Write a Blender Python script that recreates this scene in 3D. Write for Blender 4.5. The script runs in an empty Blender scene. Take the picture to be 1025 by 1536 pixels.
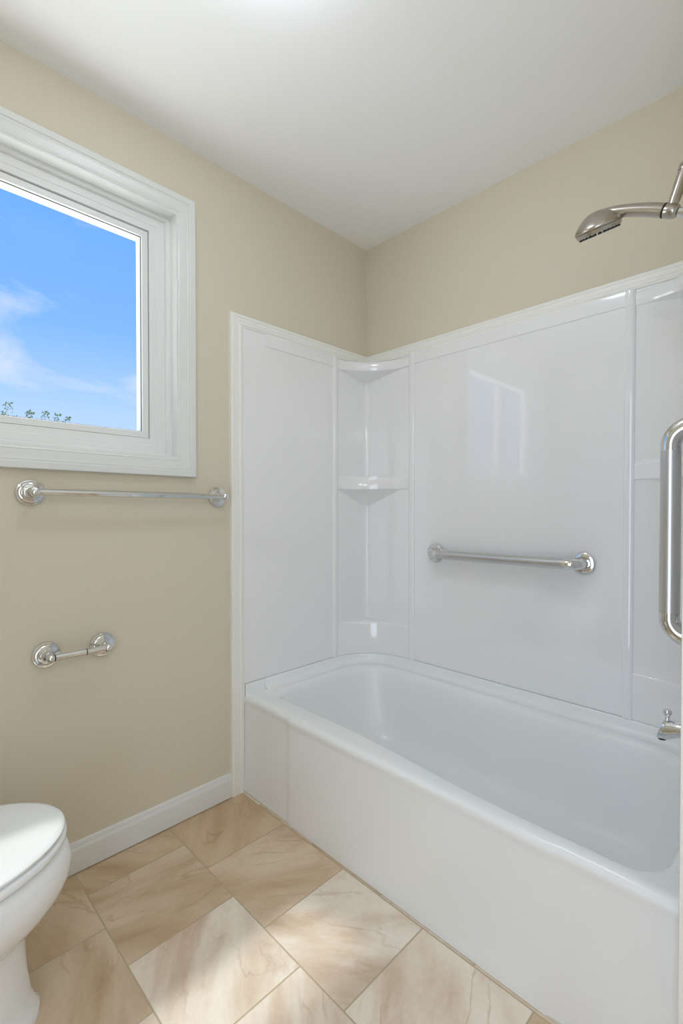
import bpy, bmesh, math, random
from mathutils import Vector, Matrix

C = bpy.context.scene.collection
scene = bpy.context.scene
PI = math.pi

# ------------------------------------------------------------------ camera
F_PX, YAW, PITCH = 714.52, 0.7858, -0.0139
cam_data = bpy.data.cameras.new('camera')
cam = bpy.data.objects.new('camera', cam_data)
C.objects.link(cam)
cam.location = (1.62734, -1.80455, 1.12665)
cam.rotation_euler = (PI / 2 + PITCH, 0, YAW)
cam_data.sensor_fit = 'VERTICAL'
cam_data.sensor_height = 36.0
cam_data.lens = 36.0 * F_PX / 1536.0
cam_data.shift_y = 7.84 / 1536.0
cam_data.clip_start = 0.02
scene.camera = cam

# ------------------------------------------------------------------ colour management
vs = scene.view_settings
scene.display_settings.display_device = 'sRGB'
vs.view_transform = 'Standard'
vs.look = 'None'
vs.gamma = 1.0
vs.use_curve_mapping = False
vs.exposure = 0.14
scene.cycles.max_bounces = 12
scene.cycles.diffuse_bounces = 8
scene.cycles.glossy_bounces = 6
scene.cycles.transparent_max_bounces = 12
scene.cycles.caustics_reflective = False
scene.cycles.caustics_refractive = False
scene.cycles.sample_clamp_indirect = 4.0
scene.cycles.use_denoising = True

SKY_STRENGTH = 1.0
DOME_STRENGTH = 13.5
SIDE_FILL_ENERGY = 5.5
DOOR_FILL_ENERGY = 12.5
SUN_STRENGTH = 1.5

# ------------------------------------------------------------------ sky (blue day with thin clouds)
world = bpy.data.worlds.new('sky')
scene.world = world
world.use_nodes = True
nt = world.node_tree
nt.nodes.clear()
N, L = nt.nodes.new, nt.links.new
out = N('ShaderNodeOutputWorld')
bg = N('ShaderNodeBackground')
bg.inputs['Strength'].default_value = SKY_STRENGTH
tc = N('ShaderNodeTexCoord')
sep = N('ShaderNodeSeparateXYZ')
L(tc.outputs['Generated'], sep.inputs[0])
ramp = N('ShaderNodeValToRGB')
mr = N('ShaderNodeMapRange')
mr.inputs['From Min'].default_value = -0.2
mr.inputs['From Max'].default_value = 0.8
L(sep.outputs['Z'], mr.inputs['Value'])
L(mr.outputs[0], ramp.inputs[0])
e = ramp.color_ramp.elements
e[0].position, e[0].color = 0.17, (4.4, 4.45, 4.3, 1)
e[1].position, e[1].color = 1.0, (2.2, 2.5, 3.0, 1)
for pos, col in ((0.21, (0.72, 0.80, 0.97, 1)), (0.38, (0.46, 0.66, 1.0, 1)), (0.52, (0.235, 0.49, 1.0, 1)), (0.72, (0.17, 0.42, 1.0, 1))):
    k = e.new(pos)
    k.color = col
mp = N('ShaderNodeMapping')
mp.inputs['Scale'].default_value = (4.2, 4.2, 8.5)
mp.inputs['Location'].default_value = (0.0, -0.12, 0.50)
L(tc.outputs['Generated'], mp.inputs[0])
nz = N('ShaderNodeTexNoise')
nz.inputs['Scale'].default_value = 1.0
nz.inputs['Detail'].default_value = 7.0
nz.inputs['Roughness'].default_value = 0.58
nz.inputs['Distortion'].default_value = 0.5
L(mp.outputs[0], nz.inputs['Vector'])
cr = N('ShaderNodeMapRange')
cr.inputs['From Min'].default_value = 0.53
cr.inputs['From Max'].default_value = 0.82
L(nz.outputs['Fac'], cr.inputs['Value'])
mx = N('ShaderNodeMix')
mx.data_type = 'RGBA'
L(cr.outputs[0], mx.inputs['Factor'])
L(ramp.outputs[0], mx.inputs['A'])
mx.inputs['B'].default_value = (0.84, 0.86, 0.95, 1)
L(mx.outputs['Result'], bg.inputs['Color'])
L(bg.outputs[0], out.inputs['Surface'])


# ------------------------------------------------------------------ lamps
def area(name, loc, rot, size, energy, color=(1, 1, 1), size_y=None):
    d = bpy.data.lights.new(name, 'AREA')
    d.energy = energy
    d.color = color
    d.size = size
    if size_y:
        d.shape = 'RECTANGLE'
        d.size_y = size_y
    o = bpy.data.objects.new(name, d)
    o.location = loc
    o.rotation_euler = rot
    C.objects.link(o)
    return o


# added fill, unseen: area lamp in the rear doorway, three point lamps at right
area('doorway_fill', (1.66, -2.40, 1.05), (math.radians(90), 0, 0), 0.78, DOOR_FILL_ENERGY, (0.83, 0.935, 1.11), 1.95)
for i_, y_ in enumerate((-1.95, -1.65, -1.35)):
    d_ = bpy.data.lights.new('side_fill', 'POINT')
    d_.energy = SIDE_FILL_ENERGY / 3
    d_.color = (0.87, 0.955, 1.11)
    d_.shadow_soft_size = 0.06
    o_ = bpy.data.objects.new('side_fill', d_)
    o_.location = (2.26, y_, 1.95)
    C.objects.link(o_)


# high veiled sun that just reaches through the window on to the floor and the toilet lid
d_ = bpy.data.lights.new('sun', 'SUN')
d_.energy = SUN_STRENGTH
d_.color = (1.0, 0.98, 0.95)
d_.angle = math.radians(3.0)
o_ = bpy.data.objects.new('sun', d_)
o_.rotation_euler = Vector((0.442, 0.12, -1.0)).to_track_quat('-Z', 'Y').to_euler()
C.objects.link(o_)


# ------------------------------------------------------------------ materials
def principled(name, color, rough=0.5, metal=0.0, spec=0.5, coat=0.0):
    m = bpy.data.materials.new(name)
    m.use_nodes = True
    b = m.node_tree.nodes['Principled BSDF']
    b.inputs['Base Color'].default_value = (*color, 1)
    b.inputs['Roughness'].default_value = rough
    b.inputs['Metallic'].default_value = metal
    b.inputs['Specular IOR Level'].default_value = spec
    b.inputs['Coat Weight'].default_value = coat
    return m


def add_noise_bump(m, scale, strength, dist=0.001, detail=3.0, stretch=None):
    t = m.node_tree
    b = t.nodes['Principled BSDF']
    co = t.nodes.new('ShaderNodeTexCoord')
    n = t.nodes.new('ShaderNodeTexNoise')
    n.inputs['Scale'].default_value = scale
    n.inputs['Detail'].default_value = detail
    if stretch:
        mp_ = t.nodes.new('ShaderNodeMapping')
        mp_.inputs['Scale'].default_value = stretch
        t.links.new(co.outputs['Object'], mp_.inputs[0])
        t.links.new(mp_.outputs[0], n.inputs['Vector'])
    else:
        t.links.new(co.outputs['Object'], n.inputs['Vector'])
    bp = t.nodes.new('ShaderNodeBump')
    bp.inputs['Strength'].default_value = strength
    bp.inputs['Distance'].default_value = dist
    t.links.new(n.outputs['Fac'], bp.inputs['Height'])
    t.links.new(bp.outputs[0], b.inputs['Normal'])
    return n


M_WALL = principled('beige_wall_paint', (0.66, 0.607, 0.485), 0.62, spec=0.3)
add_noise_bump(M_WALL, 260, 0.12, 0.0006)
M_CEIL = principled('white_ceiling_paint', (0.88, 0.88, 0.88), 0.8, spec=0.2)
add_noise_bump(M_CEIL, 220, 0.1, 0.0006)
M_TRIM = principled('ivory_trim_paint', (0.84, 0.835, 0.785), 0.34)
M_CASING = principled('white_window_paint', (0.72, 0.735, 0.715), 0.28)
M_VINYL = principled('white_window_vinyl', (0.76, 0.77, 0.76), 0.35)
M_GASKET = principled('dark_window_gasket', (0.10, 0.11, 0.11), 0.6)
M_PANEL = principled('white_acrylic_surround', (0.83, 0.83, 0.835), 0.05, spec=1.0)
add_noise_bump(M_PANEL, 3.2, 0.12, 0.003, 1.0)
M_TUB = principled('white_enamel_tub', (0.82, 0.84, 0.84), 0.22, spec=0.5)
M_CERAMIC = principled('white_ceramic', (0.84, 0.86, 0.87), 0.07, spec=0.5)
M_SEAT = principled('white_seat_plastic', (0.85, 0.87, 0.88), 0.16)
M_CHROME = principled('polished_chrome', (0.74, 0.75, 0.76), 0.05, 1.0)
M_STEEL = principled('brushed_stainless', (0.62, 0.62, 0.62), 0.32, 1.0)
add_noise_bump(M_STEEL, 900, 0.06, 0.0003, 2.0)
M_POLISH = principled('polished_stainless', (0.70, 0.70, 0.69), 0.10, 1.0)
M_NICKEL = principled('brushed_nickel', (0.47, 0.435, 0.38), 0.25, 1.0)
M_GAP_SHADE = principled('grey_gap_shade', (0.33, 0.34, 0.34), 0.6)
M_BLACK = principled('black_rubber', (0.012, 0.012, 0.012), 0.5)
M_ORANGE = principled('orange_spot', (0.75, 0.27, 0.02), 0.45)
M_LEAF = principled('green_leaf', (0.05, 0.085, 0.04), 0.55)
M_BARK = principled('brown_bark', (0.13, 0.09, 0.06), 0.9)
M_HALL = principled('hall_paint', (0.45, 0.41, 0.34), 0.7)
M_CAULK = principled('grey_caulk', (0.62, 0.57, 0.48), 0.7)

M_GLOBE = bpy.data.materials.new('lit_frosted_glass')
M_GLOBE.use_nodes = True
_b = M_GLOBE.node_tree.nodes['Principled BSDF']
_b.inputs['Base Color'].default_value = (0.9, 0.88, 0.85, 1)
_b.inputs['Emission Color'].default_value = (0.87, 0.955, 1.11, 1)
_b.inputs['Emission Strength'].default_value = DOME_STRENGTH

M_GLASS = bpy.data.materials.new('window_glass')
M_GLASS.use_nodes = True
t = M_GLASS.node_tree
t.nodes.clear()
o_ = t.nodes.new('ShaderNodeOutputMaterial')
mix_ = t.nodes.new('ShaderNodeMixShader')
fr_ = t.nodes.new('ShaderNodeFresnel')
fr_.inputs['IOR'].default_value = 1.06
tr_ = t.nodes.new('ShaderNodeBsdfTransparent')
tr_.inputs['Color'].default_value = (0.97, 0.985, 0.98, 1)
gl_ = t.nodes.new('ShaderNodeBsdfGlossy')
gl_.inputs['Roughness'].default_value = 0.0
gm_ = t.nodes.new('ShaderNodeNewGeometry')
sb_ = t.nodes.new('ShaderNodeMath')
sb_.operation = 'SUBTRACT'
sb_.inputs[0].default_value = 1.0
t.links.new(gm_.outputs['Backfacing'], sb_.inputs[1])
ml_ = t.nodes.new('ShaderNodeMath')
ml_.operation = 'MULTIPLY'
t.links.new(fr_.outputs[0], ml_.inputs[0])
t.links.new(sb_.outputs[0], ml_.inputs[1])
t.links.new(ml_.outputs[0], mix_.inputs[0])          # reflection on the face the light meets first
t.links.new(tr_.outputs[0], mix_.inputs[1])
t.links.new(gl_.outputs[0], mix_.inputs[2])
t.links.new(mix_.outputs[0], o_.inputs['Surface'])


def tile_material():
    """cream stone-look tiles, running bond: courses along x, half-tile offset, tan grout"""
    m = bpy.data.materials.new('cream_stone_tile')
    m.use_nodes = True
    t = m.node_tree
    nd, lk = t.nodes.new, t.links.new
    b = t.nodes['Principled BSDF']
    S = 0.3025
    X0, Y0 = 0.430, -1.357

    def math_(op, a, b_=None, c_=None):
        n = nd('ShaderNodeMath')
        n.operation = op
        for i, v in enumerate((a, b_, c_)):
            if v is None:
                continue
            if isinstance(v, (int, float)):
                n.inputs[i].default_value = v
            else:
                lk(v, n.inputs[i])
        return n.outputs[0]
    co = nd('ShaderNodeTexCoord')
    sp = nd('ShaderNodeSeparateXYZ')
    lk(co.outputs['Object'], sp.inputs[0])
    v = math_('DIVIDE', math_('SUBTRACT', sp.outputs['Y'], Y0), S)
    row = math_('FLOOR', v)
    par = math_('ABSOLUTE', math_('MODULO', row, 2.0))
    u = math_('SUBTRACT', math_('DIVIDE', math_('SUBTRACT', sp.outputs['X'], X0), S), math_('MULTIPLY', par, 0.5))
    col = math_('FLOOR', u)
    fu = math_('SUBTRACT', u, col)
    fv = math_('SUBTRACT', v, row)
    du = math_('MINIMUM', fu, math_('SUBTRACT', 1.0, fu))
    dv = math_('MINIMUM', fv, math_('SUBTRACT', 1.0, fv))
    edge = math_('MULTIPLY', math_('MINIMUM', du, dv), S)          # distance to the joint, metres
    gm = nd('ShaderNodeMapRange')
    gm.interpolation_type = 'SMOOTHSTEP'
    gm.inputs['From Min'].default_value = 0.0012
    gm.inputs['From Max'].default_value = 0.0026
    lk(edge, gm.inputs['Value'])
    tile = gm.outputs[0]                                           # 1 on tile, 0 in grout
    idv = nd('ShaderNodeCombineXYZ')
    lk(col, idv.inputs[0])
    lk(row, idv.inputs[1])
    wn = nd('ShaderNodeTexWhiteNoise')
    wn.noise_dimensions = '3D'
    lk(idv.outputs[0], wn.inputs['Vector'])
    # per-tile texture coordinate: the tile's own position turned and shifted by its random number
    loc = nd('ShaderNodeCombineXYZ')
    lk(math_('SUBTRACT', fu, 0.5), loc.inputs[0])
    lk(math_('SUBTRACT', fv, 0.5), loc.inputs[1])
    lk(math_('MULTIPLY', wn.outputs['Value'], 37.0), loc.inputs[2])
    rot = nd('ShaderNodeVectorRotate')
    rot.rotation_type = 'Z_AXIS'
    lk(loc.outputs[0], rot.inputs['Vector'])
    lk(math_('MULTIPLY', wn.outputs['Value'], 6.28), rot.inputs['Angle'])
    st = nd('ShaderNodeMapping')
    st.inputs['Scale'].default_value = (0.85, 2.3, 1.0)
    lk(rot.outputs[0], st.inputs[0])
    n1 = nd('ShaderNodeTexNoise')
    n1.inputs['Scale'].default_value = 1.0
    n1.inputs['Detail'].default_value = 9.0
    n1.inputs['Roughness'].default_value = 0.56
    n1.inputs['Distortion'].default_value = 0.35
    lk(st.outputs[0], n1.inputs['Vector'])
    r1 = nd('ShaderNodeValToRGB')
    e1 = r1.color_ramp.elements
    e1[0].position, e1[0].color = 0.26, (0.53, 0.395, 0.28, 1)
    e1[1].position, e1[1].color = 0.72, (0.87, 0.81, 0.725, 1)
    for pos, c in ((0.40, (0.68, 0.555, 0.435, 1)), (0.53, (0.80, 0.715, 0.61, 1))):
        k = e1.new(pos)
        k.color = c
    lk(n1.outputs['Fac'], r1.inputs[0])
    # thin wandering veins
    n2 = nd('ShaderNodeTexNoise')
    n2.inputs['Scale'].default_value = 1.1
    n2.inputs['Detail'].default_value = 6.0
    n2.inputs['Distortion'].default_value = 0.5
    lk(st.outputs[0], n2.inputs['Vector'])
    ve = math_('ABSOLUTE', math_('SUBTRACT', n2.outputs['Fac'], 0.5))
    vm = nd('ShaderNodeMapRange')
    vm.inputs['From Min'].default_value = 0.0
    vm.inputs['From Max'].default_value = 0.022
    vm.inputs['To Min'].default_value = 0.42
    vm.inputs['To Max'].default_value = 0.0
    lk(ve, vm.inputs['Value'])
    n4 = nd('ShaderNodeTexNoise')
    n4.inputs['Scale'].default_value = 2.2
    lk(rot.outputs[0], n4.inputs['Vector'])
    vpatch = nd('ShaderNodeMapRange')
    vpatch.inputs['From Min'].default_value = 0.42
    vpatch.inputs['From Max'].default_value = 0.62
    lk(n4.outputs['Fac'], vpatch.inputs['Value'])
    vfac = math_('MULTIPLY', vm.outputs[0], vpatch.outputs[0])
    mv = nd('ShaderNodeMix')
    mv.data_type = 'RGBA'
    lk(vfac, mv.inputs['Factor'])
    lk(r1.outputs[0], mv.inputs['A'])
    mv.inputs['B'].default_value = (0.44, 0.29, 0.18, 1)
    # fine mottling + per tile tone
    n3 = nd('ShaderNodeTexNoise')
    n3.inputs['Scale'].default_value = 70.0
    n3.inputs['Detail'].default_value = 4.0
    lk(co.outputs['Object'], n3.inputs['Vector'])
    tone = math_('ADD', math_('MULTIPLY', n3.outputs['Fac'], 0.14), math_('MULTIPLY_ADD', wn.outputs['Value'], 0.10, 0.88))
    # tone goes by tile column: sandy brown at the window wall, then pale cream
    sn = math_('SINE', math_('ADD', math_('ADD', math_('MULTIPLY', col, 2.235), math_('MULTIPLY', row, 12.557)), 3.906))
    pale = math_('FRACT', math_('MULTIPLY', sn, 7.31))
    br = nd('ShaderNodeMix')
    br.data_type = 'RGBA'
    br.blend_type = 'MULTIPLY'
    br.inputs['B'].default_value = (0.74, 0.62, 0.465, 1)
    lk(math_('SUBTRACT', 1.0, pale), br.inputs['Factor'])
    lk(mv.outputs['Result'], br.inputs['A'])
    hv = nd('ShaderNodeHueSaturation')
    lk(tone, hv.inputs['Value'])
    lk(br.outputs['Result'], hv.inputs['Color'])
    fin = nd('ShaderNodeMix')
    fin.data_type = 'RGBA'
    lk(tile, fin.inputs['Factor'])
    fin.inputs['A'].default_value = (0.50, 0.41, 0.28, 1)
    lk(hv.outputs[0], fin.inputs['B'])
    lk(fin.outputs['Result'], b.inputs['Base Color'])
    rg = nd('ShaderNodeMapRange')
    rg.inputs['To Min'].default_value = 0.85
    rg.inputs['To Max'].default_value = 0.36
    lk(tile, rg.inputs['Value'])
    lk(rg.outputs[0], b.inputs['Roughness'])
    bp = nd('ShaderNodeBump')
    bp.inputs['Strength'].default_value = 0.5
    bp.inputs['Distance'].default_value = 0.002
    lk(math_('ADD', tile, math_('MULTIPLY', n1.outputs['Fac'], 0.5)), bp.inputs['Height'])
    lk(bp.outputs[0], b.inputs['Normal'])
    return m


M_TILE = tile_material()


# ------------------------------------------------------------------ mesh helpers
def obj(name, bm, mat, parent=None, smooth=30, bevel=None):
    bmesh.ops.remove_doubles(bm, verts=bm.verts, dist=1e-6)
    bmesh.ops.recalc_face_normals(bm, faces=bm.faces)
    me = bpy.data.meshes.new(name)
    bm.to_mesh(me)
    bm.free()
    me.materials.append(mat)
    if smooth:
        me.shade_smooth()
        me.set_sharp_from_angle(angle=math.radians(smooth))
    o = bpy.data.objects.new(name, me)
    C.objects.link(o)
    if parent:
        o.parent = parent
        if parent.type == 'EMPTY' or True:
            o.location = -world_loc(parent)
    if bevel:
        md = o.modifiers.new('bevel', 'BEVEL')
        md.width = bevel
        md.segments = 3
        md.limit_method = 'ANGLE'
    return o


def world_loc(o):
    v = Vector(o.location)
    while o.parent:
        o = o.parent
        v += Vector(o.location)
    return v


def thing(name, label, cat, loc=(0, 0, 0), group=None):
    o = bpy.data.objects.new(name, None)
    o.empty_display_size = 0.05
    o.location = loc
    C.objects.link(o)
    o['label'] = label
    o['category'] = cat
    if group:
        o['group'] = group
    return o


def struct(name, bm, mat, **k):
    o = obj(name, bm, mat, **k)
    o['kind'] = 'structure'
    return o


def box(bm, x0, x1, y0, y1, z0, z1):
    vs_ = [bm.verts.new((x, y, z)) for x in (x0, x1) for y in (y0, y1) for z in (z0, z1)]
    for f in ((0, 1, 3, 2), (4, 6, 7, 5), (0, 4, 5, 1), (2, 3, 7, 6), (0, 2, 6, 4), (1, 5, 7, 3)):
        bm.faces.new([vs_[i] for i in f])


def boxm(*a):
    bm = bmesh.new()
    box(bm, *a)
    return bm


def loft(bm, rings, closed=True, cap0=False, cap1=False):
    rv = [[bm.verts.new(p) for p in r] for r in rings]
    n = len(rings[0])
    for a, b in zip(rv, rv[1:]):
        for i in range(n if closed else n - 1):
            j = (i + 1) % n
            bm.faces.new((a[i], a[j], b[j], b[i]))
    if cap0:
        bm.faces.new(rv[0][::-1])
    if cap1:
        bm.faces.new(rv[-1])
    return rv


def frame_of(d):
    d = Vector(d).normalized()
    a = Vector((0, 0, 1)) if abs(d.z) < 0.9 else Vector((1, 0, 0))
    u = d.cross(a).normalized()
    v = d.cross(u).normalized()
    return d, u, v


def lathe(bm, base, axis, prof, n=40):
    """prof: (radius, height along axis)"""
    d, u, v = frame_of(axis)
    base = Vector(base)
    rings = []
    for r, h in prof:
        r = max(r, 1e-5)
        rings.append([base + d * h + (u * math.cos(2 * PI * i / n) + v * math.sin(2 * PI * i / n)) * r for i in range(n)])
    loft(bm, rings, True, True, True)


def tube(bm, pts, rad, n=20, caps=True):
    pts = [Vector(p) for p in pts]
    if not isinstance(rad, (list, tuple)):
        rad = [rad] * len(pts)
    rings = []
    u = None
    for i, p in enumerate(pts):
        tdir = (pts[min(i + 1, len(pts) - 1)] - pts[max(i - 1, 0)]).normalized()
        if u is None:
            _, u, _ = frame_of(tdir)
        u = (u - tdir * u.dot(tdir)).normalized()
        w = tdir.cross(u)
        rings.append([p + (u * math.cos(2 * PI * k / n) + w * math.sin(2 * PI * k / n)) * rad[i] for k in range(n)])
    loft(bm, rings, True, caps, caps)


def arc(c, a, b, t0, t1, n):
    """points c + a cos t + b sin t"""
    c, a, b = Vector(c), Vector(a), Vector(b)
    return [c + a * math.cos(t0 + (t1 - t0) * i / n) + b * math.sin(t0 + (t1 - t0) * i / n) for i in range(n + 1)]


def catmull(pts, m=6):
    pts = [Vector(p) for p in pts]
    q = [pts[0] * 2 - pts[1]] + pts + [pts[-1] * 2 - pts[-2]]
    r = []
    for i in range(1, len(q) - 2):
        for k in range(m):
            s = k / m
            a, b, c, d = q[i - 1], q[i], q[i + 1], q[i + 2]
            r.append(0.5 * (2 * b + (c - a) * s + (2 * a - 5 * b + 4 * c - d) * s * s + (3 * b - a - 3 * c + d) * s ** 3))
    r.append(pts[-1])
    return r


def sphere(bm, c, r, n=24):
    lathe(bm, c, (0, 0, 1), [(r * math.cos(-PI / 2 + PI * i / 14), r * math.sin(-PI / 2 + PI * i / 14)) for i in range(15)], n)


def smoothstep(a, b, x):
    s = max(0.0, min(1.0, (x - a) / (b - a)))
    return s * s * (3 - 2 * s)


def prism(bm, plan, z0, z1):
    loft(bm, [[(x, y, z0) for x, y in plan], [(x, y, z1) for x, y in plan]], True, True, True)


# ------------------------------------------------------------------ room shell
H = 2.44
XW = 1.475          # inner length of the tub alcove
XR = 2.42           # far right wall
YR = -2.36          # rear wall
WY0, WY1, WZ0, WZ1 = -2.16, -1.010, 1.312, 2.183    # window opening

bm = bmesh.new()
box(bm, -0.15, XR + 0.12, YR - 1.5, 0.12, -0.1, 0.0)
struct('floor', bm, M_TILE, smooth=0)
struct('ceiling', boxm(-0.15, XR + 0.12, YR - 1.5, 0.12, H, H + 0.1), M_CEIL, smooth=0)

bm = bmesh.new()
box(bm, -0.15, 0, YR - 1.5, WY0, 0, H)
box(bm, -0.15, 0, WY1, 0.12, 0, H)
box(bm, -0.15, 0, WY0, WY1, 0, WZ0)
box(bm, -0.15, 0, WY0, WY1, WZ1, H)
struct('wall_left', bm, M_WALL, smooth=0)
struct('wall_back', boxm(0, XR + 0.12, 0, 0.12, 0, H), M_WALL, smooth=0)
struct('wall_right', boxm(XW, XR, -0.797, 0, 0, H), M_WALL, smooth=0)
struct('wall_far_right', boxm(XR, XR + 0.12, YR - 1.5, 0, 0, H), M_WALL, smooth=0)
bm = bmesh.new()
box(bm, 0, 1.25, YR - 0.12, YR, 0, H)
box(bm, 2.07, XR, YR - 0.12, YR, 0, H)
box(bm, 1.25, 2.07, YR - 0.12, YR, 2.05, H)
struct('wall_rear', bm, M_WALL, smooth=0)
struct('wall_hall', boxm(0, XR, YR - 1.5, YR - 1.38, 0, H), M_HALL, smooth=0)

# baseboard along the window wall, moulded top, a hairline gap over the tiles
bm = bmesh.new()
prof = [(0, 0.003), (0.0125, 0.003), (0.0125, 0.070), (0.0115, 0.076), (0.0085, 0.081), (0.0080, 0.087), (0.006, 0.092), (0.0, 0.095)]
loft(bm, [[(x, y, z) for x, z in prof] for y in (YR, -0.797)], True, True, True)
struct('baseboard_left', bm, M_CASING, smooth=25)

# trim round the tub surround: (fraction of width, height off the wall)
TP = [(0, 0), (0, 0.0135), (0.10, 0.0155), (0.22, 0.0155), (0.27, 0.0135), (0.55, 0.0130), (0.62, 0.0115), (0.70, 0.0140), (0.80, 0.0140), (0.88, 0.0115), (1.0, 0.0105), (1.0, 0)]
YO, YI, ZO, ZI = -0.797, -0.738, 1.898, 1.853


def side_trim(name, wall_x, sgn):
    bm = bmesh.new()
    r0, r1, r2 = [], [], []
    for f, h in TP:
        y, z, x = YO + f * (YI - YO), ZO + f * (ZI - ZO), wall_x + sgn * h
        r0.append((x, y, 0.0))
        r1.append((x, y, z))
        r2.append((x, 0.0, z))
    loft(bm, [r0, r1, r2], True, True, True)
    struct(name, bm, M_TRIM, smooth=20)


side_trim('trim_1', 0.0, 1)
bm = bmesh.new()
loft(bm, [[(x, -h, ZO + f * (ZI - ZO)) for f, h in TP] for x in (0.0, XW)], True, True, True)
struct('trim_2', bm, M_TRIM, smooth=20)
side_trim('trim_3', XW, -1)
bm = bmesh.new()
box(bm, 0.006, XW - 0.006, -0.743, -0.738, 0.0, 0.004)
struct('trim_4', bm, M_CAULK, smooth=0)


# ------------------------------------------------------------------ window
def rect_frame(bm, prof, zf=1.0):
    """prof: (inset from the opening's edge, depth x); negative inset = outwards. Closed profile swept round the opening with mitres."""
    rings = []
    for corner in range(4):
        r = []
        for o, x in prof:
            y0, y1, z0, z1 = WY0 + o, WY1 - o, WZ0 + o * zf, WZ1 - o * zf
            r.append(((x, y1, z0), (x, y1, z1), (x, y0, z1), (x, y0, z0))[corner])
        rings.append(r)
    rings.append(rings[0])
    loft(bm, rings, True)


win = thing('window_1', 'white sliding window with moulded casing and blue sky behind', 'window', (0, -1.5, WZ0))
win['kind'] = 'structure'
del win['label'], win['category']
bm = bmesh.new()
rect_frame(bm, [(0.001, 0.0), (0.001, 0.0055), (0.0, 0.0085), (-0.0025, 0.0112), (-0.006, 0.0122), (-0.009, 0.0112), (-0.012, 0.0125), (-0.030, 0.0145), (-0.036, 0.0165), (-0.041, 0.0155), (-0.044, 0.018), (-0.062, 0.0185), (-0.064, 0.016), (-0.064, 0.0)])
obj('casing', bm, M_CASING, win, smooth=20)
bm = bmesh.new()
rect_frame(bm, [(0.0, 0.0088), (0.0055, 0.0075), (0.0065, -0.034), (0.0065, -0.15), (-0.0005, -0.15), (-0.0005, 0.0)])
obj('jamb', bm, M_CASING, win, smooth=20)
bm = bmesh.new()
rect_frame(bm, [(0.006, -0.036), (0.020, -0.036), (0.022, -0.038), (0.024, -0.050), (0.052, -0.050), (0.054, -0.0515), (0.077, -0.0515), (0.078, -0.054), (0.078, -0.075), (0.082, -0.13), (0.006, -0.13)], 0.9)
obj('frame', bm, M_VINYL, win, smooth=20)
MY = -1.600      # meeting stile of the two sliding lights


def sash_ring(bm, y0, y1, z0, z1, prof):
    rings = []
    for corner in range(4):
        r = []
        for o, x in prof:
            r.append(((x, y1 - o, z0 + o), (x, y1 - o, z1 - o), (x, y0 + o, z1 - o), (x, y0 + o, z0 + o))[corner])
        rings.append(r)
    rings.append(rings[0])
    loft(bm, rings, True)


for (y0, y1) in ((MY - 0.002, WY1 - 0.0805), (WY0 + 0.0805, MY + 0.002)):
    z0, z1 = WZ0 + 0.0715, WZ1 - 0.0735
    bm = bmesh.new()
    sash_ring(bm, y0, y1, z0, z1, [(0.0, -0.057), (0.001, -0.056), (0.020, -0.056), (0.0215, -0.058), (0.0215, -0.064), (0.0225, -0.069), (0.0225, -0.104), (0.012, -0.118), (0, -0.118)])
    s = obj('sash', bm, M_VINYL, win, smooth=20)
    bm = bmesh.new()
    sash_ring(bm, y0 + 0.0214, y1 - 0.0214, z0 + 0.0214, z1 - 0.0214, [(0, -0.0635), (0.0022, -0.0645), (0.0022, -0.0672), (0, -0.0672)])
    obj('gasket', bm, M_GASKET, s, smooth=0)
    obj('pane', boxm(-0.0705, -0.0675, y0 + 0.0215, y1 - 0.0215, z0 + 0.0215, z1 - 0.0215), M_GLASS, s, smooth=0)
    # grey strip drawn as the shadow line where the sash slides in the frame
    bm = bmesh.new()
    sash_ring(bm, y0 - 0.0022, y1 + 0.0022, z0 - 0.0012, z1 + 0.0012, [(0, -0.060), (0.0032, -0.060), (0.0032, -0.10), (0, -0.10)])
    obj('sash_gap_shade', bm, M_GAP_SHADE, s, smooth=0)

# ------------------------------------------------------------------ bathtub
tub = thing('bathtub', 'long white alcove bathtub with a plain apron under the white surround', 'bathtub', (XW / 2, -0.37, 0))


def bump(x):
    return smoothstep(0.272, 0.305, x) - smoothstep(1.20, 1.24, x)


def rr(x0, x1, y0, y1, rb, rf, nb=14, ns=24):
    """rounded rectangle, counter-clockwise from front left; rb radius of the wall-side corners, rf of the front ones"""
    p = []
    p += [(x0 + rf + (x1 - x0 - 2 * rf) * i / ns, y0) for i in range(ns)]
    p += [(x1 - rf + rf * math.sin(a), y0 + rf - rf * math.cos(a)) for a in [PI / 2 * i / nb for i in range(nb)]]
    p += [(x1, y0 + rf + (y1 - rb - y0 - rf) * i / ns) for i in range(ns)]
    p += [(x1 - rb + rb * math.cos(a), y1 - rb + rb * math.sin(a)) for a in [PI / 2 * i / nb for i in range(nb)]]
    p += [(x1 - rb - (x1 - x0 - 2 * rb) * i / ns, y1) for i in range(ns)]
    p += [(x0 + rb - rb * math.sin(a), y1 - rb + rb * math.cos(a)) for a in [PI / 2 * i / nb for i in range(nb)]]
    p += [(x0, y1 - rb - (y1 - rb - y0 - rf) * i / ns) for i in range(ns)]
    p += [(x0 + rf - rf * math.cos(a), y0 + rf - rf * math.sin(a)) for a in [PI / 2 * i / nb for i in range(nb)]]
    return p


def basin_loop(z, x0, x1, y0, y1, rb, rf, k=1.0):
    r = []
    for x, y in rr(x0, x1, y0, y1, rb, rf):
        w = max(0.0, min(1.0, (-0.35 - y) / 0.30)) * k
        r.append((x, y - 0.040 * smoothstep(0.45, 1.15, x) * w, z))
    return r


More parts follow.
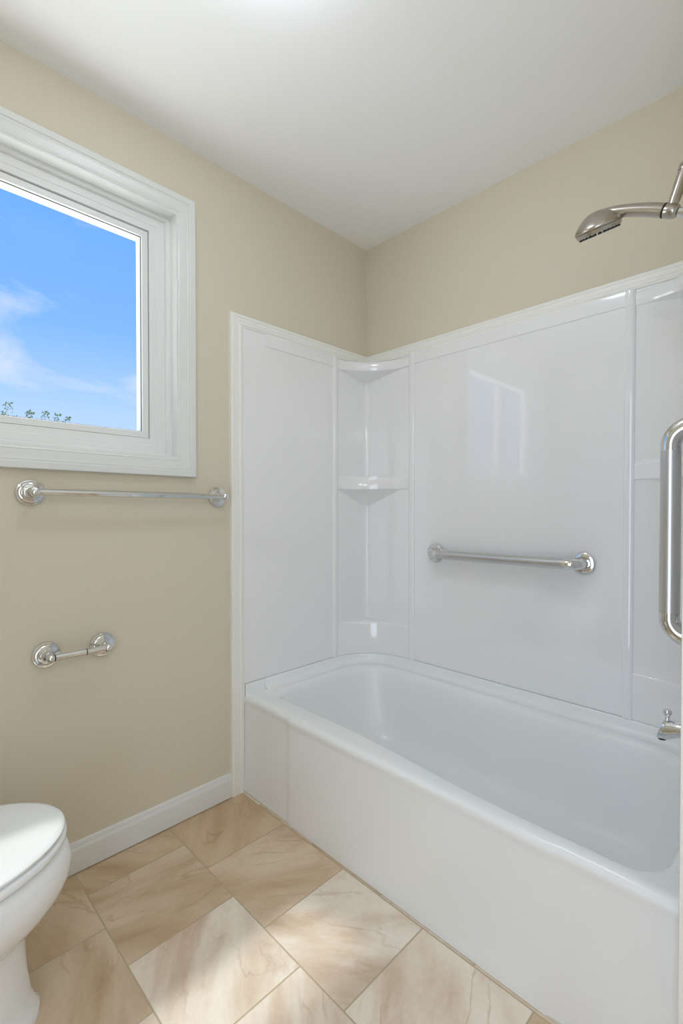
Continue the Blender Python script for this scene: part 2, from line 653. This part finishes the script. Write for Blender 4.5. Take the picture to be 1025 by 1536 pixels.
loops = [
    [(x, y, 0.3905) for x, y in rr(0.003, XW - 0.003, -0.7115, -0.003, 0.002, 0.002)],
    basin_loop(0.3905, 0.058, 1.432, -0.662, -0.056, 0.20, 0.085),
    basin_loop(0.3893, 0.064, 1.427, -0.658, -0.062, 0.20, 0.085),
    basin_loop(0.3855, 0.071, 1.421, -0.653, -0.070, 0.198, 0.085),
    basin_loop(0.379, 0.077, 1.416, -0.648, -0.077, 0.195, 0.085),
    basin_loop(0.366, 0.082, 1.412, -0.643, -0.083, 0.19, 0.085),
    basin_loop(0.340, 0.088, 1.407, -0.638, -0.088, 0.185, 0.085),
    basin_loop(0.26, 0.108, 1.396, -0.630, -0.100, 0.18, 0.09, 0.8),
    basin_loop(0.17, 0.150, 1.378, -0.615, -0.118, 0.175, 0.10, 0.5),
    basin_loop(0.12, 0.185, 1.362, -0.600, -0.132, 0.17, 0.11, 0.3),
    basin_loop(0.095, 0.215, 1.345, -0.583, -0.150, 0.16, 0.11, 0.1),
    basin_loop(0.083, 0.25, 1.32, -0.560, -0.175, 0.145, 0.10, 0),
    basin_loop(0.080, 0.30, 1.28, -0.52, -0.21, 0.12, 0.09, 0),
    basin_loop(0.078, 0.50, 1.10, -0.42, -0.31, 0.05, 0.05, 0),
]
bm = bmesh.new()
loft(bm, loops, True, False, True)
obj('basin', bm, M_TUB, tub, smooth=45)

bm = bmesh.new()
st = [0.0035 + (XW - 0.007) * i / 118 for i in range(119)]
ap = [(-0.7115, 0.3905), (-0.717, 0.3905), (-0.724, 0.3893), (-0.731, 0.3860), (-0.736, 0.3805), (-0.7385, 0.374), (-0.7385, 0.366), (-0.7365, 0.357), (-0.7355, 0.345), (-0.7355, 0.30), (-0.7365, 0.15), (-0.738, 0.001)]
loft(bm, [[(x, y - (0.006 * bump(x) * smoothstep(0.7115, 0.731, -y)), z) for y, z in ap] for x in st], False)
obj('apron', bm, M_TUB, tub, smooth=45)

# upstand that carries the wall panels; runs round the two rounded wall-side corners
def cove(d, z):
    x0, x1, y1, r = 0.012 + d, XW - 0.012 - d, -0.011 - d, max(0.214 - d, 0.02)
    p = [(x0, -0.641 + (y1 - r + 0.641) * i / 8, z) for i in range(8)]
    p += [(x0 + r - r * math.cos(a), y1 - r + r * math.sin(a), z) for a in [PI / 2 * i / 18 for i in range(18)]]
    p += [(x0 + r + (x1 - x0 - 2 * r) * i / 30, y1, z) for i in range(30)]
    p += [(x1 - r + r * math.sin(a), y1 - r + r * math.cos(a), z) for a in [PI / 2 * i / 18 for i in range(19)]]
    p += [(x1, y1 - r - (y1 - r + 0.641) * i / 8, z) for i in range(1, 9)]
    return p


bm = bmesh.new()
loft(bm, [cove(-0.009, 0.431), cove(0.0, 0.431), cove(0.003, 0.4295), cove(0.005, 0.425), cove(0.008, 0.41), cove(0.013, 0.4005), cove(0.021, 0.394), cove(0.034, 0.391)], False)
cp = [(-0.009, 0.431), (0.0, 0.431), (0.003, 0.4295), (0.005, 0.425), (0.008, 0.41), (0.013, 0.4005), (0.021, 0.394), (0.034, 0.391), (-0.009, 0.391)]
for fx in (lambda d: 0.012 + d, lambda d: XW - 0.012 - d):
    bm.faces.new([bm.verts.new((fx(d), -0.641, z)) for d, z in cp])
for x0, x1 in ((0.002, 0.014), (XW - 0.014, XW - 0.002)):
    box(bm, x0, x1, -0.734, -0.640, 0.385, 0.4312)
obj('upstand', bm, M_TUB, tub, smooth=40)
# drain and overflow at the tap end
bm = bmesh.new()
lathe(bm, (1.20, -0.37, 0.0775), (0, 0, 1), [(0.0, 0), (0.038, 0), (0.038, 0.003), (0.03, 0.004), (0.026, 0.001), (0.0, 0.001)])
obj('drain', bm, M_CHROME, tub)

# ------------------------------------------------------------------ tub surround
sur = thing('tub_surround', 'white glossy moulded wall surround with corner shelves above the bathtub', 'shower surround', (XW / 2, -0.1, 0.432))
ZB, ZT = 0.4325, 1.853


def mir(p, m):
    return (XW - p[0], *p[1:]) if m else tuple(p)


def bez(z, inset=0.0, ctrl=(0.072, -0.024), n=24):
    a, c, b = (0.009, -0.214), ctrl, (0.280, -0.009)
    pts = []
    for i in range(n + 1):
        s = i / n
        x = (1 - s) ** 2 * a[0] + 2 * s * (1 - s) * c[0] + s * s * b[0]
        y = (1 - s) ** 2 * a[1] + 2 * s * (1 - s) * c[1] + s * s * b[1]
        pts.append((x - inset * 0.6, y + inset * 0.8, z))
    return pts


def shelf_mesh(rings_spec, m, apex):
    """rings_spec: list of (z, inset); lofts the concave front, closes top and bottom back to the corner"""
    bm = bmesh.new()
    rings = []
    for z, ins in rings_spec:
        f = bez(z, ins)
        rings.append([mir(p, m) for p in f + [(0.268, -0.003, z), (0.003, -0.003, z), (0.003, -0.206, z)]])
    rv = loft(bm, rings, True, False, True)
    # the underside falls to a point in the corner like a bracket
    ap_ = bm.verts.new(mir((0.004, -0.004, apex), m))
    b0 = rv[0]
    for i in range(len(b0)):
        bm.faces.new((b0[i], b0[(i + 1) % len(b0)], ap_))
    return bm


for m in (False, True):
    # end panel on the short wall, with a raised band along its top
    bm = bmesh.new()
    xs = (lambda a, b: (XW - b, XW - a) if m else (a, b))
    x0, x1 = xs(0.0, 0.009)
    box(bm, x0, x1, -0.7375, -0.245, ZB, ZT)
    p = obj('end_panel', bm, M_PANEL, sur, smooth=30, bevel=0.002)
    bm = bmesh.new()
    x0, x1 = xs(0.0085, 0.0135)
    box(bm, x0, x1, -0.634, -0.245, 1.803, ZT)
    obj('top_band', bm, M_PANEL, p, smooth=30, bevel=0.002)
    # corner tower: two narrow walls meeting in a rounded corner
    bm = bmesh.new()
    R = 0.028
    plan = [(0.0055, -0.23), (0.0055, -0.0055 - R)] + [(0.0055 + R - R * math.cos(a), -0.0055 - R + R * math.sin(a)) for a in [PI / 2 * i / 8 for i in range(1, 9)]] + [(0.295, -0.0055), (0.295, -0.0005), (0.0005, -0.0005), (0.0005, -0.23)]
    loft(bm, [[mir((x, y, z), m) for x, y in plan] for z in (ZB, ZT)], True, True, True)
    tw = obj('corner_tower', bm, M_PANEL, sur, smooth=40)
    obj('shelf', shelf_mesh([(1.797, 0.010), (1.799, 0.002), (1.802, 0.0), (1.838, 0.0), (1.842, 0.002), (1.844, 0.006)], m, 1.765), M_PANEL, tw, smooth=40)
    obj('shelf', shelf_mesh([(1.226, 0.012), (1.228, 0.003), (1.231, 0.0), (1.277, 0.0), (1.281, 0.002), (1.2825, 0.006), (1.284, 0.006), (1.293, 0.0065), (1.2945, 0.010)], m, 1.14), M_PANEL, tw, smooth=40)
    # solid ledge at the foot of the tower
    bm = bmesh.new()
    rings = []
    for z, ins in ((ZB, -0.002), (0.570, 0.0), (0.579, 0.002), (0.584, 0.008), (0.586, 0.016)):
        q = []
        for i in range(25):
            a = PI / 2 * i / 24
            q.append((0.238 - 0.228 * math.cos(a) - ins * 0.5, -0.238 + 0.228 * math.sin(a) + ins * 0.5, z))
        q = [(max(x, 0.003), min(y, -0.003), z_) for x, y, z_ in q]
        rings.append([mir(c, m) for c in q + [(0.290, -0.009, z), (0.290, -0.003, z), (0.003, -0.003, z), (0.003, -0.245, z), (0.009, -0.245, z)]])
    loft(bm, rings, True, True, True)
    obj('ledge', bm, M_PANEL, tw, smooth=40)
    # rounded battens that cover the joints between tower and panels
    for along_x in (False, True):
        bm = bmesh.new()
        w, h, n = 0.0165, 0.0165, 10
        ring = []
        for i in range(n + 1):
            a = PI * i / n
            ca, sa = math.cos(a), math.sin(a)
            ca = math.copysign(abs(ca) ** 0.7, ca)
            ring.append((w * ca, h * sa ** 0.7 if sa > 0 else 0.0))
        ring = [(w, 0.0)] + ring[1:-1] + [(-w, 0.0)]
        if along_x:
            pl = [(0.293 + s, -0.002 - d) for s, d in ring]
        else:
            pl = [(0.002 + d, -0.231 + s) for s, d in ring]
        loft(bm, [[mir((x, y, z), m) for x, y in pl] for z in (0.4318, ZT)], True, True, True)
        obj('batten', bm, M_PANEL, sur, smooth=50)
# long back panel: thin border round a field set back by a few millimetres
bm = bmesh.new()
box(bm, 0.293, XW - 0.293, -0.009, -0.0005, ZB, ZT)
bp_ = obj('back_panel', bm, M_PANEL, sur, smooth=30, bevel=0.002)
bm = bmesh.new()
box(bm, 0.293, XW - 0.293, -0.0135, -0.008, 1.803, ZT)
obj('top_band', bm, M_PANEL, bp_, smooth=30, bevel=0.002)


# ------------------------------------------------------------------ chrome fittings on the window wall
PLATE = [(0.0, 0.0), (0.0375, 0.0), (0.0378, 0.003), (0.0365, 0.0055), (0.0325, 0.0065), (0.0315, 0.0085), (0.0305, 0.0105), (0.027, 0.0115), (0.0255, 0.0125), (0.0245, 0.0155), (0.0215, 0.0165), (0.0195, 0.0170), (0.0185, 0.0195), (0.016, 0.0205), (0.0, 0.0205)]
POST = [(0.0, 0.019), (0.0155, 0.019), (0.013, 0.023), (0.0105, 0.029), (0.0095, 0.036), (0.0095, 0.041), (0.0115, 0.044), (0.0115, 0.046), (0.0, 0.046)]


def wall_mount(parent, y, z, ball):
    bm = bmesh.new()
    lathe(bm, (0.0, y, z), (1, 0, 0), PLATE, 48)
    obj('mounting_plate', bm, M_CHROME, parent, smooth=35)
    bm = bmesh.new()
    lathe(bm, (0.0, y, z), (1, 0, 0), POST, 32)
    obj('post', bm, M_CHROME, parent, smooth=35)
    bm = bmesh.new()
    sphere(bm, (0.0575, y, z), ball)
    obj('ball_end', bm, M_CHROME, parent, smooth=60)


tb = thing('towel_bar', 'long chrome towel bar on round stepped mounts under the window', 'towel bar', (0, -1.159, 1.179))
for y in (-1.4645, -0.8520):
    wall_mount(tb, y, 1.179, 0.0142)
bm = bmesh.new()
tube(bm, [(0.0575, -1.4645, 1.179), (0.0575, -0.8520, 1.179)], 0.0098, 8)
obj('bar', bm, M_CHROME, tb, smooth=20)

tp = thing('toilet_paper_holder', 'short empty chrome toilet paper holder on the beige wall below the towel bar', 'toilet paper holder', (0, -1.349, 0.697))
for y in (-1.428, -1.270):
    wall_mount(tp, y, 0.697, 0.0128)
bm = bmesh.new()
tube(bm, [(0.0575, -1.418, 0.697), (0.0575, -1.333, 0.697)], 0.0100, 24)
tube(bm, [(0.0575, -1.335, 0.697), (0.0575, -1.280, 0.697)], 0.0086, 24)
r_ = obj('roller', bm, M_CHROME, tp, smooth=40)
for y in (-1.4185, -1.3335):
    bm = bmesh.new()
    tube(bm, [(0.0575, y - 0.0012, 0.697), (0.0575, y + 0.0012, 0.697)], 0.0103, 24)
    obj('seam_ring', bm, M_BLACK, r_, smooth=40)

# ------------------------------------------------------------------ grab bars
FL = [(0.0, 0.0), (0.040, 0.0), (0.0405, 0.003), (0.0395, 0.008), (0.036, 0.0105), (0.024, 0.012), (0.0235, 0.008), (0.0, 0.008)]


def grab_bar(name, label, a, b, nrm, group=None):
    a, b, nrm = Vector(a), Vector(b), Vector(nrm)
    d = (b - a).normalized()
    so, r, rb = 0.060, 0.0190, 0.040
    t = thing(name, label, 'grab bar', (a + b) / 2, group)
    p = [a + nrm * 0.006, a + nrm * (so - rb)]
    p += arc(a + nrm * (so - rb) + d * rb, -d * rb, nrm * rb, 0, PI / 2, 12)[1:]
    elbow_a = list(p)
    q = arc(b + nrm * (so - rb) - d * rb, nrm * rb, d * rb, 0, PI / 2, 12) + [b + nrm * 0.006]
    bm = bmesh.new()
    tube(bm, [p[-1] + d * 0.010, q[0] - d * 0.010], r, 32)
    obj('grip', bm, M_STEEL, t, smooth=40)
    for el in (elbow_a + [p[-1] + d * 0.0105], [q[0] - d * 0.0105] + q):
        bm = bmesh.new()
        tube(bm, el, r * 1.002, 32)
        obj('elbow', bm, M_POLISH, t, smooth=40)
    for c in (a, b):
        bm = bmesh.new()
        lathe(bm, c, nrm, FL, 48)
        obj('flange', bm, M_POLISH, t, smooth=35)
    return t


grab_bar('grab_bar', 'horizontal brushed steel grab bar across the middle of the long surround wall', (0.426, -0.009, 0.939), (1.044, -0.009, 0.939), (0, -1, 0))
grab_bar('grab_bar', 'upright brushed steel grab bar at the right edge of the photo', (XW - 0.009, -0.598, 0.860), (XW - 0.009, -0.598, 1.304), (-1, 0, 0))

# ------------------------------------------------------------------ hand shower and its arm
hs = thing('hand_shower', 'brushed nickel hand shower head with curved handle high over the tub', 'shower head', (1.364, -0.37, 1.88))
Cc = Vector((1.192, -0.37, 1.9065))
vdir = Vector((-0.259, 0.850, 0.458)).normalized()
a2 = (Vector((0.707, 0.707, 0.43)) - vdir * Vector((0.707, 0.707, 0.43)).dot(vdir)).normalized()
up = a2.cross(vdir).normalized()
if up.z < 0:
    up = -up
up = (up + vdir * 0.015).normalized()
bm = bmesh.new()
lathe(bm, Cc, up, [(0.0, -0.014), (0.052, -0.014), (0.055, -0.012), (0.0565, -0.004), (0.0590, 0.0), (0.0592, 0.003), (0.056, 0.009), (0.048, 0.018), (0.038, 0.027), (0.028, 0.034), (0.016, 0.039), (0.0, 0.041)], 48)
obj('head', bm, M_NICKEL, hs, smooth=35)
bm = bmesh.new()
lathe(bm, Cc, up, [(0.0566, -0.0032), (0.0580, -0.0029), (0.0582, -0.0020), (0.0566, -0.0017)], 48)
obj('seam_ring', bm, M_BLACK, hs, smooth=35)
_, fu_, fv_ = frame_of(up)
for ringr, cnt in ((0.048, 26), (0.034, 16), (0.020, 9)):
    for i in range(cnt):
        a = 2 * PI * i / cnt
        bm = bmesh.new()
        c = Cc + (fu_ * math.cos(a) + fv_ * math.sin(a)) * ringr
        lathe(bm, c, -up, [(0.0, 0.0135), (0.0034, 0.0135), (0.0030, 0.0180), (0.0, 0.0185)], 8)
        obj('nozzle', bm, M_BLACK, hs, smooth=40)
hp = catmull([(1.176, -0.37, 1.934), (1.200, -0.37, 1.9395), (1.232, -0.37, 1.931), (1.273, -0.37, 1.917), (1.314, -0.37, 1.900), (1.3445, -0.37, 1.8845)], 6)
nr = len(hp)
rads = [0.006 + 0.0085 * smoothstep(0, 0.45, i / (nr - 1)) + 0.0025 * smoothstep(0.3, 1.0, i / (nr - 1)) for i in range(nr)]
bm = bmesh.new()
tube(bm, hp, rads, 24)
hd = obj('handle', bm, M_NICKEL, hs, smooth=50)
dv_ = (hp[-1] - hp[-2]).normalized()
bm = bmesh.new()
lathe(bm, hp[-1], dv_, [(0.0, -0.0005), (0.0174, -0.0005), (0.0174, 0.0018), (0.0, 0.0018)], 24)
obj('seam_ring', bm, M_BLACK, hd, smooth=40)
bm = bmesh.new()
q0 = hp[-1] + dv_ * 0.036
lathe(bm, q0, dv_, [(0.0, 0.0), (0.010, 0.0), (0.010, 0.007), (0.013, 0.008), (0.013, 0.018), (0.0, 0.018)], 20)
obj('hose_nut', bm, M_CHROME, hs, smooth=35)
bm = bmesh.new()
lathe(bm, q0 + dv_ * 0.0185, dv_, [(0.0, 0.0), (0.009, 0.0), (0.009, 0.010), (0.0, 0.010)], 18)
obj('orange_ring', bm, M_ORANGE, hs, smooth=35)  # orange spot at the hose end, built as a plain ring

arm = thing('shower_arm', 'short nickel shower arm and holder cradle at the right edge holding the hand shower', 'shower arm', (XW, -0.37, 2.02))
bm = bmesh.new()
lathe(bm, hp[-1] + dv_ * 0.0018, dv_, [(0.0, 0.0), (0.0155, 0.0), (0.0172, 0.004), (0.0178, 0.012), (0.0172, 0.022), (0.015, 0.029), (0.012, 0.032), (0.0, 0.032)], 28)
obj('cradle', bm, M_NICKEL, arm, smooth=50)
k0 = hp[-1] + dv_ * 0.016
k1 = Vector((1.388, -0.37, 1.962))
bm = bmesh.new()
tube(bm, [k0, k0.lerp(k1, 0.3), k0.lerp(k1, 0.8), k1], [0.0105, 0.0125, 0.0150, 0.0150], 24)
obj('bracket', bm, M_NICKEL, arm, smooth=50)
kd = (k1 - k0).normalized()
bm = bmesh.new()
lathe(bm, k1, kd, [(0.0, -0.001), (0.0165, -0.001), (0.0168, 0.004), (0.0150, 0.005), (0.0150, 0.008), (0.0170, 0.009), (0.0165, 0.016), (0.011, 0.018), (0.0, 0.018)], 28)
obj('swivel_nut', bm, M_NICKEL, arm, smooth=35)
bm = bmesh.new()
tube(bm, catmull([k1 + kd * 0.016, k1 + kd * 0.035 + Vector((0.004, 0, 0)), (1.43, -0.37, 2.012), (XW, -0.37, 2.02)], 6), 0.0095, 18)
obj('pipe', bm, M_NICKEL, arm, smooth=50)
bm = bmesh.new()
lathe(bm, (XW, -0.37, 2.02), (-1, 0, 0), [(0.0, 0), (0.030, 0), (0.030, 0.003), (0.022, 0.010), (0.011, 0.012), (0.0, 0.012)], 32)
obj('flange', bm, M_NICKEL, arm, smooth=35)

# ------------------------------------------------------------------ tub spout
sp = thing('tub_spout', 'chrome tub spout with a small diverter knob at the tap end of the bathtub', 'tub spout', (XW - 0.009, -0.37, 0.575))
bm = bmesh.new()
rings = []
for x, ry, rz, cz in ((XW - 0.010, 0.0240, 0.0240, 0.576), (1.430, 0.0225, 0.0225, 0.577), (1.405, 0.0215, 0.0215, 0.5775), (1.390, 0.0208, 0.0206, 0.578), (1.381, 0.0205, 0.0212, 0.5768), (1.373, 0.0202, 0.0240, 0.5735),
                      (1.366, 0.0200, 0.0262, 0.5708), (1.357, 0.0196, 0.0262, 0.5695), (1.3485, 0.0188, 0.0252, 0.5690), (1.3470, 0.0180, 0.0242, 0.5690), (1.3464, 0.0165, 0.0225, 0.5690)):
    sh = 0.32 * smoothstep(-1.385, -1.355, -x)      # the nose leans out towards its lip
    rings.append([(x + sh * (rz * math.sin(2 * PI * k / 32)), -0.37 + ry * math.cos(2 * PI * k / 32), cz + rz * math.sin(2 * PI * k / 32)) for k in range(32)])
loft(bm, rings, True, True, True)
obj('body', bm, M_CHROME, sp, smooth=50)
bm = bmesh.new()
lathe(bm, (1.352, -0.37, 0.5440), (0.1, 0, -1), [(0.0, -0.004), (0.0095, -0.004), (0.0095, 0.0006), (0.0, 0.0006)], 24)
obj('outlet', bm, M_BLACK, sp)
bm = bmesh.new()
lathe(bm, (1.362, -0.37, 0.5955), (0, 0, 1), [(0.0, 0), (0.0075, 0), (0.0055, 0.004), (0.0050, 0.008), (0.0075, 0.010), (0.0060, 0.012), (0.0095, 0.016), (0.0105, 0.021), (0.0085, 0.026), (0.0, 0.029)], 20)
obj('diverter_knob', bm, M_CHROME, sp, smooth=40)
bm = bmesh.new()
lathe(bm, (XW - 0.009, -0.37, 0.578), (-1, 0, 0), [(0.0, 0), (0.034, 0), (0.034, 0.003), (0.026, 0.008), (0.0, 0.008)], 32)
obj('escutcheon', bm, M_CHROME, sp, smooth=35)

# ------------------------------------------------------------------ toilet
TX = 0.380
toi = thing('toilet', 'white toilet with closed lid in the bottom left corner by the window wall', 'toilet', (TX, -1.85, 0))


def egg(z, tip, back, hw, yc=None, n=56, pw=1.0, pb=0.8):
    yc = yc if yc is not None else tip - 0.265
    r = []
    for i in range(n):
        a = 2 * PI * i / n
        ca, sa = math.cos(a), math.sin(a)
        if sa >= 0:
            x = hw * math.copysign(abs(ca) ** pw, ca)
            y = yc + (tip - yc) * sa ** pw
        else:
            x = hw * math.copysign(abs(ca) ** pb, ca)
            y = yc + (back - yc) * -(-(abs(sa) ** pb))
        r.append((TX + x, y, z))
    return r


BK = -2.06
bm = bmesh.new()
loft(bm, [egg(0.0, -1.535, BK, 0.116), egg(0.018, -1.535, BK, 0.116), egg(0.026, -1.542, BK, 0.111), egg(0.06, -1.552, BK, 0.108), egg(0.12, -1.559, BK, 0.106), egg(0.18, -1.562, BK, 0.105),
          egg(0.205, -1.556, BK, 0.112), egg(0.214, -1.545, BK, 0.120), egg(0.230, -1.524, BK, 0.134), egg(0.255, -1.500, BK, 0.151), egg(0.285, -1.481, BK, 0.167), egg(0.312, -1.471, BK, 0.176), egg(0.335, -1.471, BK, 0.180),
          egg(0.356, -1.475, BK, 0.180), egg(0.370, -1.481, BK, 0.178), egg(0.377, -1.487, BK, 0.174), egg(0.380, -1.495, BK, 0.167), egg(0.380, -1.53, BK, 0.13)], True, True, True)
obj('bowl', bm, M_CERAMIC, toi, smooth=50)
SB = -1.965
bm = bmesh.new()
loft(bm, [egg(0.3835, -1.490, SB, 0.172), egg(0.3845, -1.484, SB, 0.178), egg(0.390, -1.480, SB, 0.182), egg(0.400, -1.480, SB, 0.182), egg(0.404, -1.484, SB, 0.179), egg(0.4045, -1.50, SB, 0.16)], True, True, True)
obj('seat', bm, M_SEAT, toi, smooth=50)
bm = bmesh.new()
loft(bm, [egg(0.4065, -1.495, SB, 0.168), egg(0.4075, -1.486, SB, 0.176), egg(0.411, -1.483, SB, 0.180), egg(0.416, -1.483, SB, 0.180), egg(0.4195, -1.487, SB, 0.176), egg(0.4215, -1.496, SB, 0.167), egg(0.4232, -1.53, SB + 0.02, 0.135), egg(0.424, -1.60, SB + 0.08, 0.07)], True, True, True)
obj('lid', bm, M_SEAT, toi, smooth=50)
for s in (-0.07, 0.07):
    bm = bmesh.new()
    tube(bm, [(TX + s - 0.022, -1.975, 0.405), (TX + s + 0.022, -1.975, 0.405)], 0.012, 16)
    obj('hinge', bm, M_SEAT, toi)


def rbox(bm, x0, x1, y0, y1, z0, z1, r, taper=0.0):
    def ring(z, ins):
        return [(x, y, z) for x, y in rr(x0 + ins, x1 - ins, y0 + ins, y1 - ins, r, r, 6, 3)]
    loft(bm, [ring(z0, taper + 0.006), ring(z0 + 0.008, taper), ring(z1 - 0.008, 0.0), ring(z1, 0.006)], True, True, True)


bm = bmesh.new()
rbox(bm, TX - 0.215, TX + 0.215, -2.345, -2.155, 0.375, 0.735, 0.03, 0.02)
rbox(bm, TX - 0.13, TX + 0.13, -2.33, -2.02, 0.25, 0.379, 0.04, 0.02)
tk = obj('tank', bm, M_CERAMIC, toi, smooth=50)
bm = bmesh.new()
tube(bm, [(TX - 0.15, -2.150, 0.68), (TX - 0.15, -2.138, 0.68), (TX - 0.13, -2.132, 0.678), (TX - 0.08, -2.132, 0.672)], 0.007, 14)
obj('flush_lever', bm, M_CHROME, tk)
bm = bmesh.new()
rbox(bm, TX - 0.225, TX + 0.225, -2.352, -2.145, 0.735, 0.772, 0.032)
obj('tank_lid', bm, M_CERAMIC, toi, smooth=50)

# ------------------------------------------------------------------ ceiling lamp (just above the picture)
cl = thing('ceiling_light', 'round frosted flush ceiling light in front of the tub', 'ceiling light', (0.80, -1.20, H))
bm = bmesh.new()
lathe(bm, (0.80, -1.20, H), (0, 0, -1), [(0.0, 0), (0.165, 0), (0.168, 0.006), (0.165, 0.022), (0.150, 0.026), (0.0, 0.026)], 48)
obj('base', bm, M_NICKEL, cl, smooth=35)
bm = bmesh.new()
lathe(bm, (0.80, -1.20, H - 0.026), (0, 0, -1), [(0.0, -0.001), (0.148, -0.001)] + [(0.148 * math.cos(PI / 2 * i / 10), 0.070 * math.sin(PI / 2 * i / 10)) for i in range(1, 11)], 48)
obj('dome', bm, M_GLOBE, cl, smooth=60)

# ------------------------------------------------------------------ tree tops outside the window
random.seed(11)


def tree(label, base, crown, tips, spread):
    t = thing('tree', label, 'tree', base, 'trees outside the window')
    bm = bmesh.new()
    base, crown = Vector(base), Vector(crown)
    tube(bm, catmull([base, base.lerp(crown, 0.5) + Vector((0.05, 0.08, 0)), crown], 6), [0.11 - 0.07 * i / 12 for i in range(13)], 12)
    for tp_ in tips:
        tp_ = Vector(tp_)
        tube(bm, catmull([crown.lerp(base, 0.15 * random.random()), crown.lerp(tp_, 0.55) + Vector((0, 0, -0.08)), tp_ - Vector((0, 0, 0.10))], 5), [0.022 - 0.0019 * i for i in range(11)], 8)
    obj('trunk', bm, M_BARK, t, smooth=60)
    bm = bmesh.new()
    for tp_ in tips:
        tp_ = Vector(tp_)
        for i in range(70):
            h = random.random() ** 1.3
            r = spread * (0.35 + 0.9 * h)
            c = tp_ + Vector((random.uniform(-r, r), random.uniform(-r, r), -h * 0.32 + random.uniform(-0.03, 0.0)))
            d = Vector((random.uniform(-1, 1), random.uniform(-1, 1), random.uniform(-0.3, 0.9))).normalized()
            w = d.cross(Vector((random.random(), random.random(), random.random()))).normalized()
            s = random.uniform(0.026, 0.046)
            n = d.cross(w)
            pts = [c, c + d * s * 0.5 + w * s * 0.34 + n * s * 0.1, c + d * s * 1.2, c + d * s * 0.5 - w * s * 0.34 + n * s * 0.1]
            v = [bm.verts.new(q) for q in pts]
            bm.faces.new(v)
    # the body of the crown below the tips
    for i in range(1500):
        a, zz, rr_ = random.uniform(0, 2 * PI), random.uniform(-1, 1), random.random() ** 0.4
        k = math.sqrt(1 - zz * zz) * rr_
        c = crown + Vector((0.30 * k * math.cos(a), 0.24 * k * math.sin(a), -0.12 + 0.48 * zz * rr_))
        d = Vector((random.uniform(-1, 1), random.uniform(-1, 1), random.uniform(-0.6, 0.6))).normalized()
        w = d.cross(Vector((random.random(), random.random(), random.random()))).normalized()
        s = random.uniform(0.05, 0.085)
        bm.faces.new([bm.verts.new(q) for q in (c, c + d * s * 0.5 + w * s * 0.34, c + d * s * 1.2, c + d * s * 0.5 - w * s * 0.34)])
    me = bpy.data.meshes.new('foliage')
    bm.to_mesh(me)
    bm.free()
    me.materials.append(M_LEAF)
    o = bpy.data.objects.new('foliage', me)
    C.objects.link(o)
    o.parent = t
    o.location = -Vector(t.location)
    return t


tree('small tuft of green treetop at the left edge of the window pane', (-7.0, -0.58, -1.0), (-7.0, -0.56, 2.0), [(-7.0, -0.28, 2.76), (-7.15, -0.75, 2.6)], 0.12)
tree('row of green treetop sprigs just over the bottom of the window pane', (-7.0, 0.30, -1.0), (-7.0, 0.28, 1.95), [(-7.0, 0.0, 2.68), (-7.0, 0.21, 2.68), (-7.0, 0.375, 2.675), (-7.0, 0.52, 2.655)], 0.085)
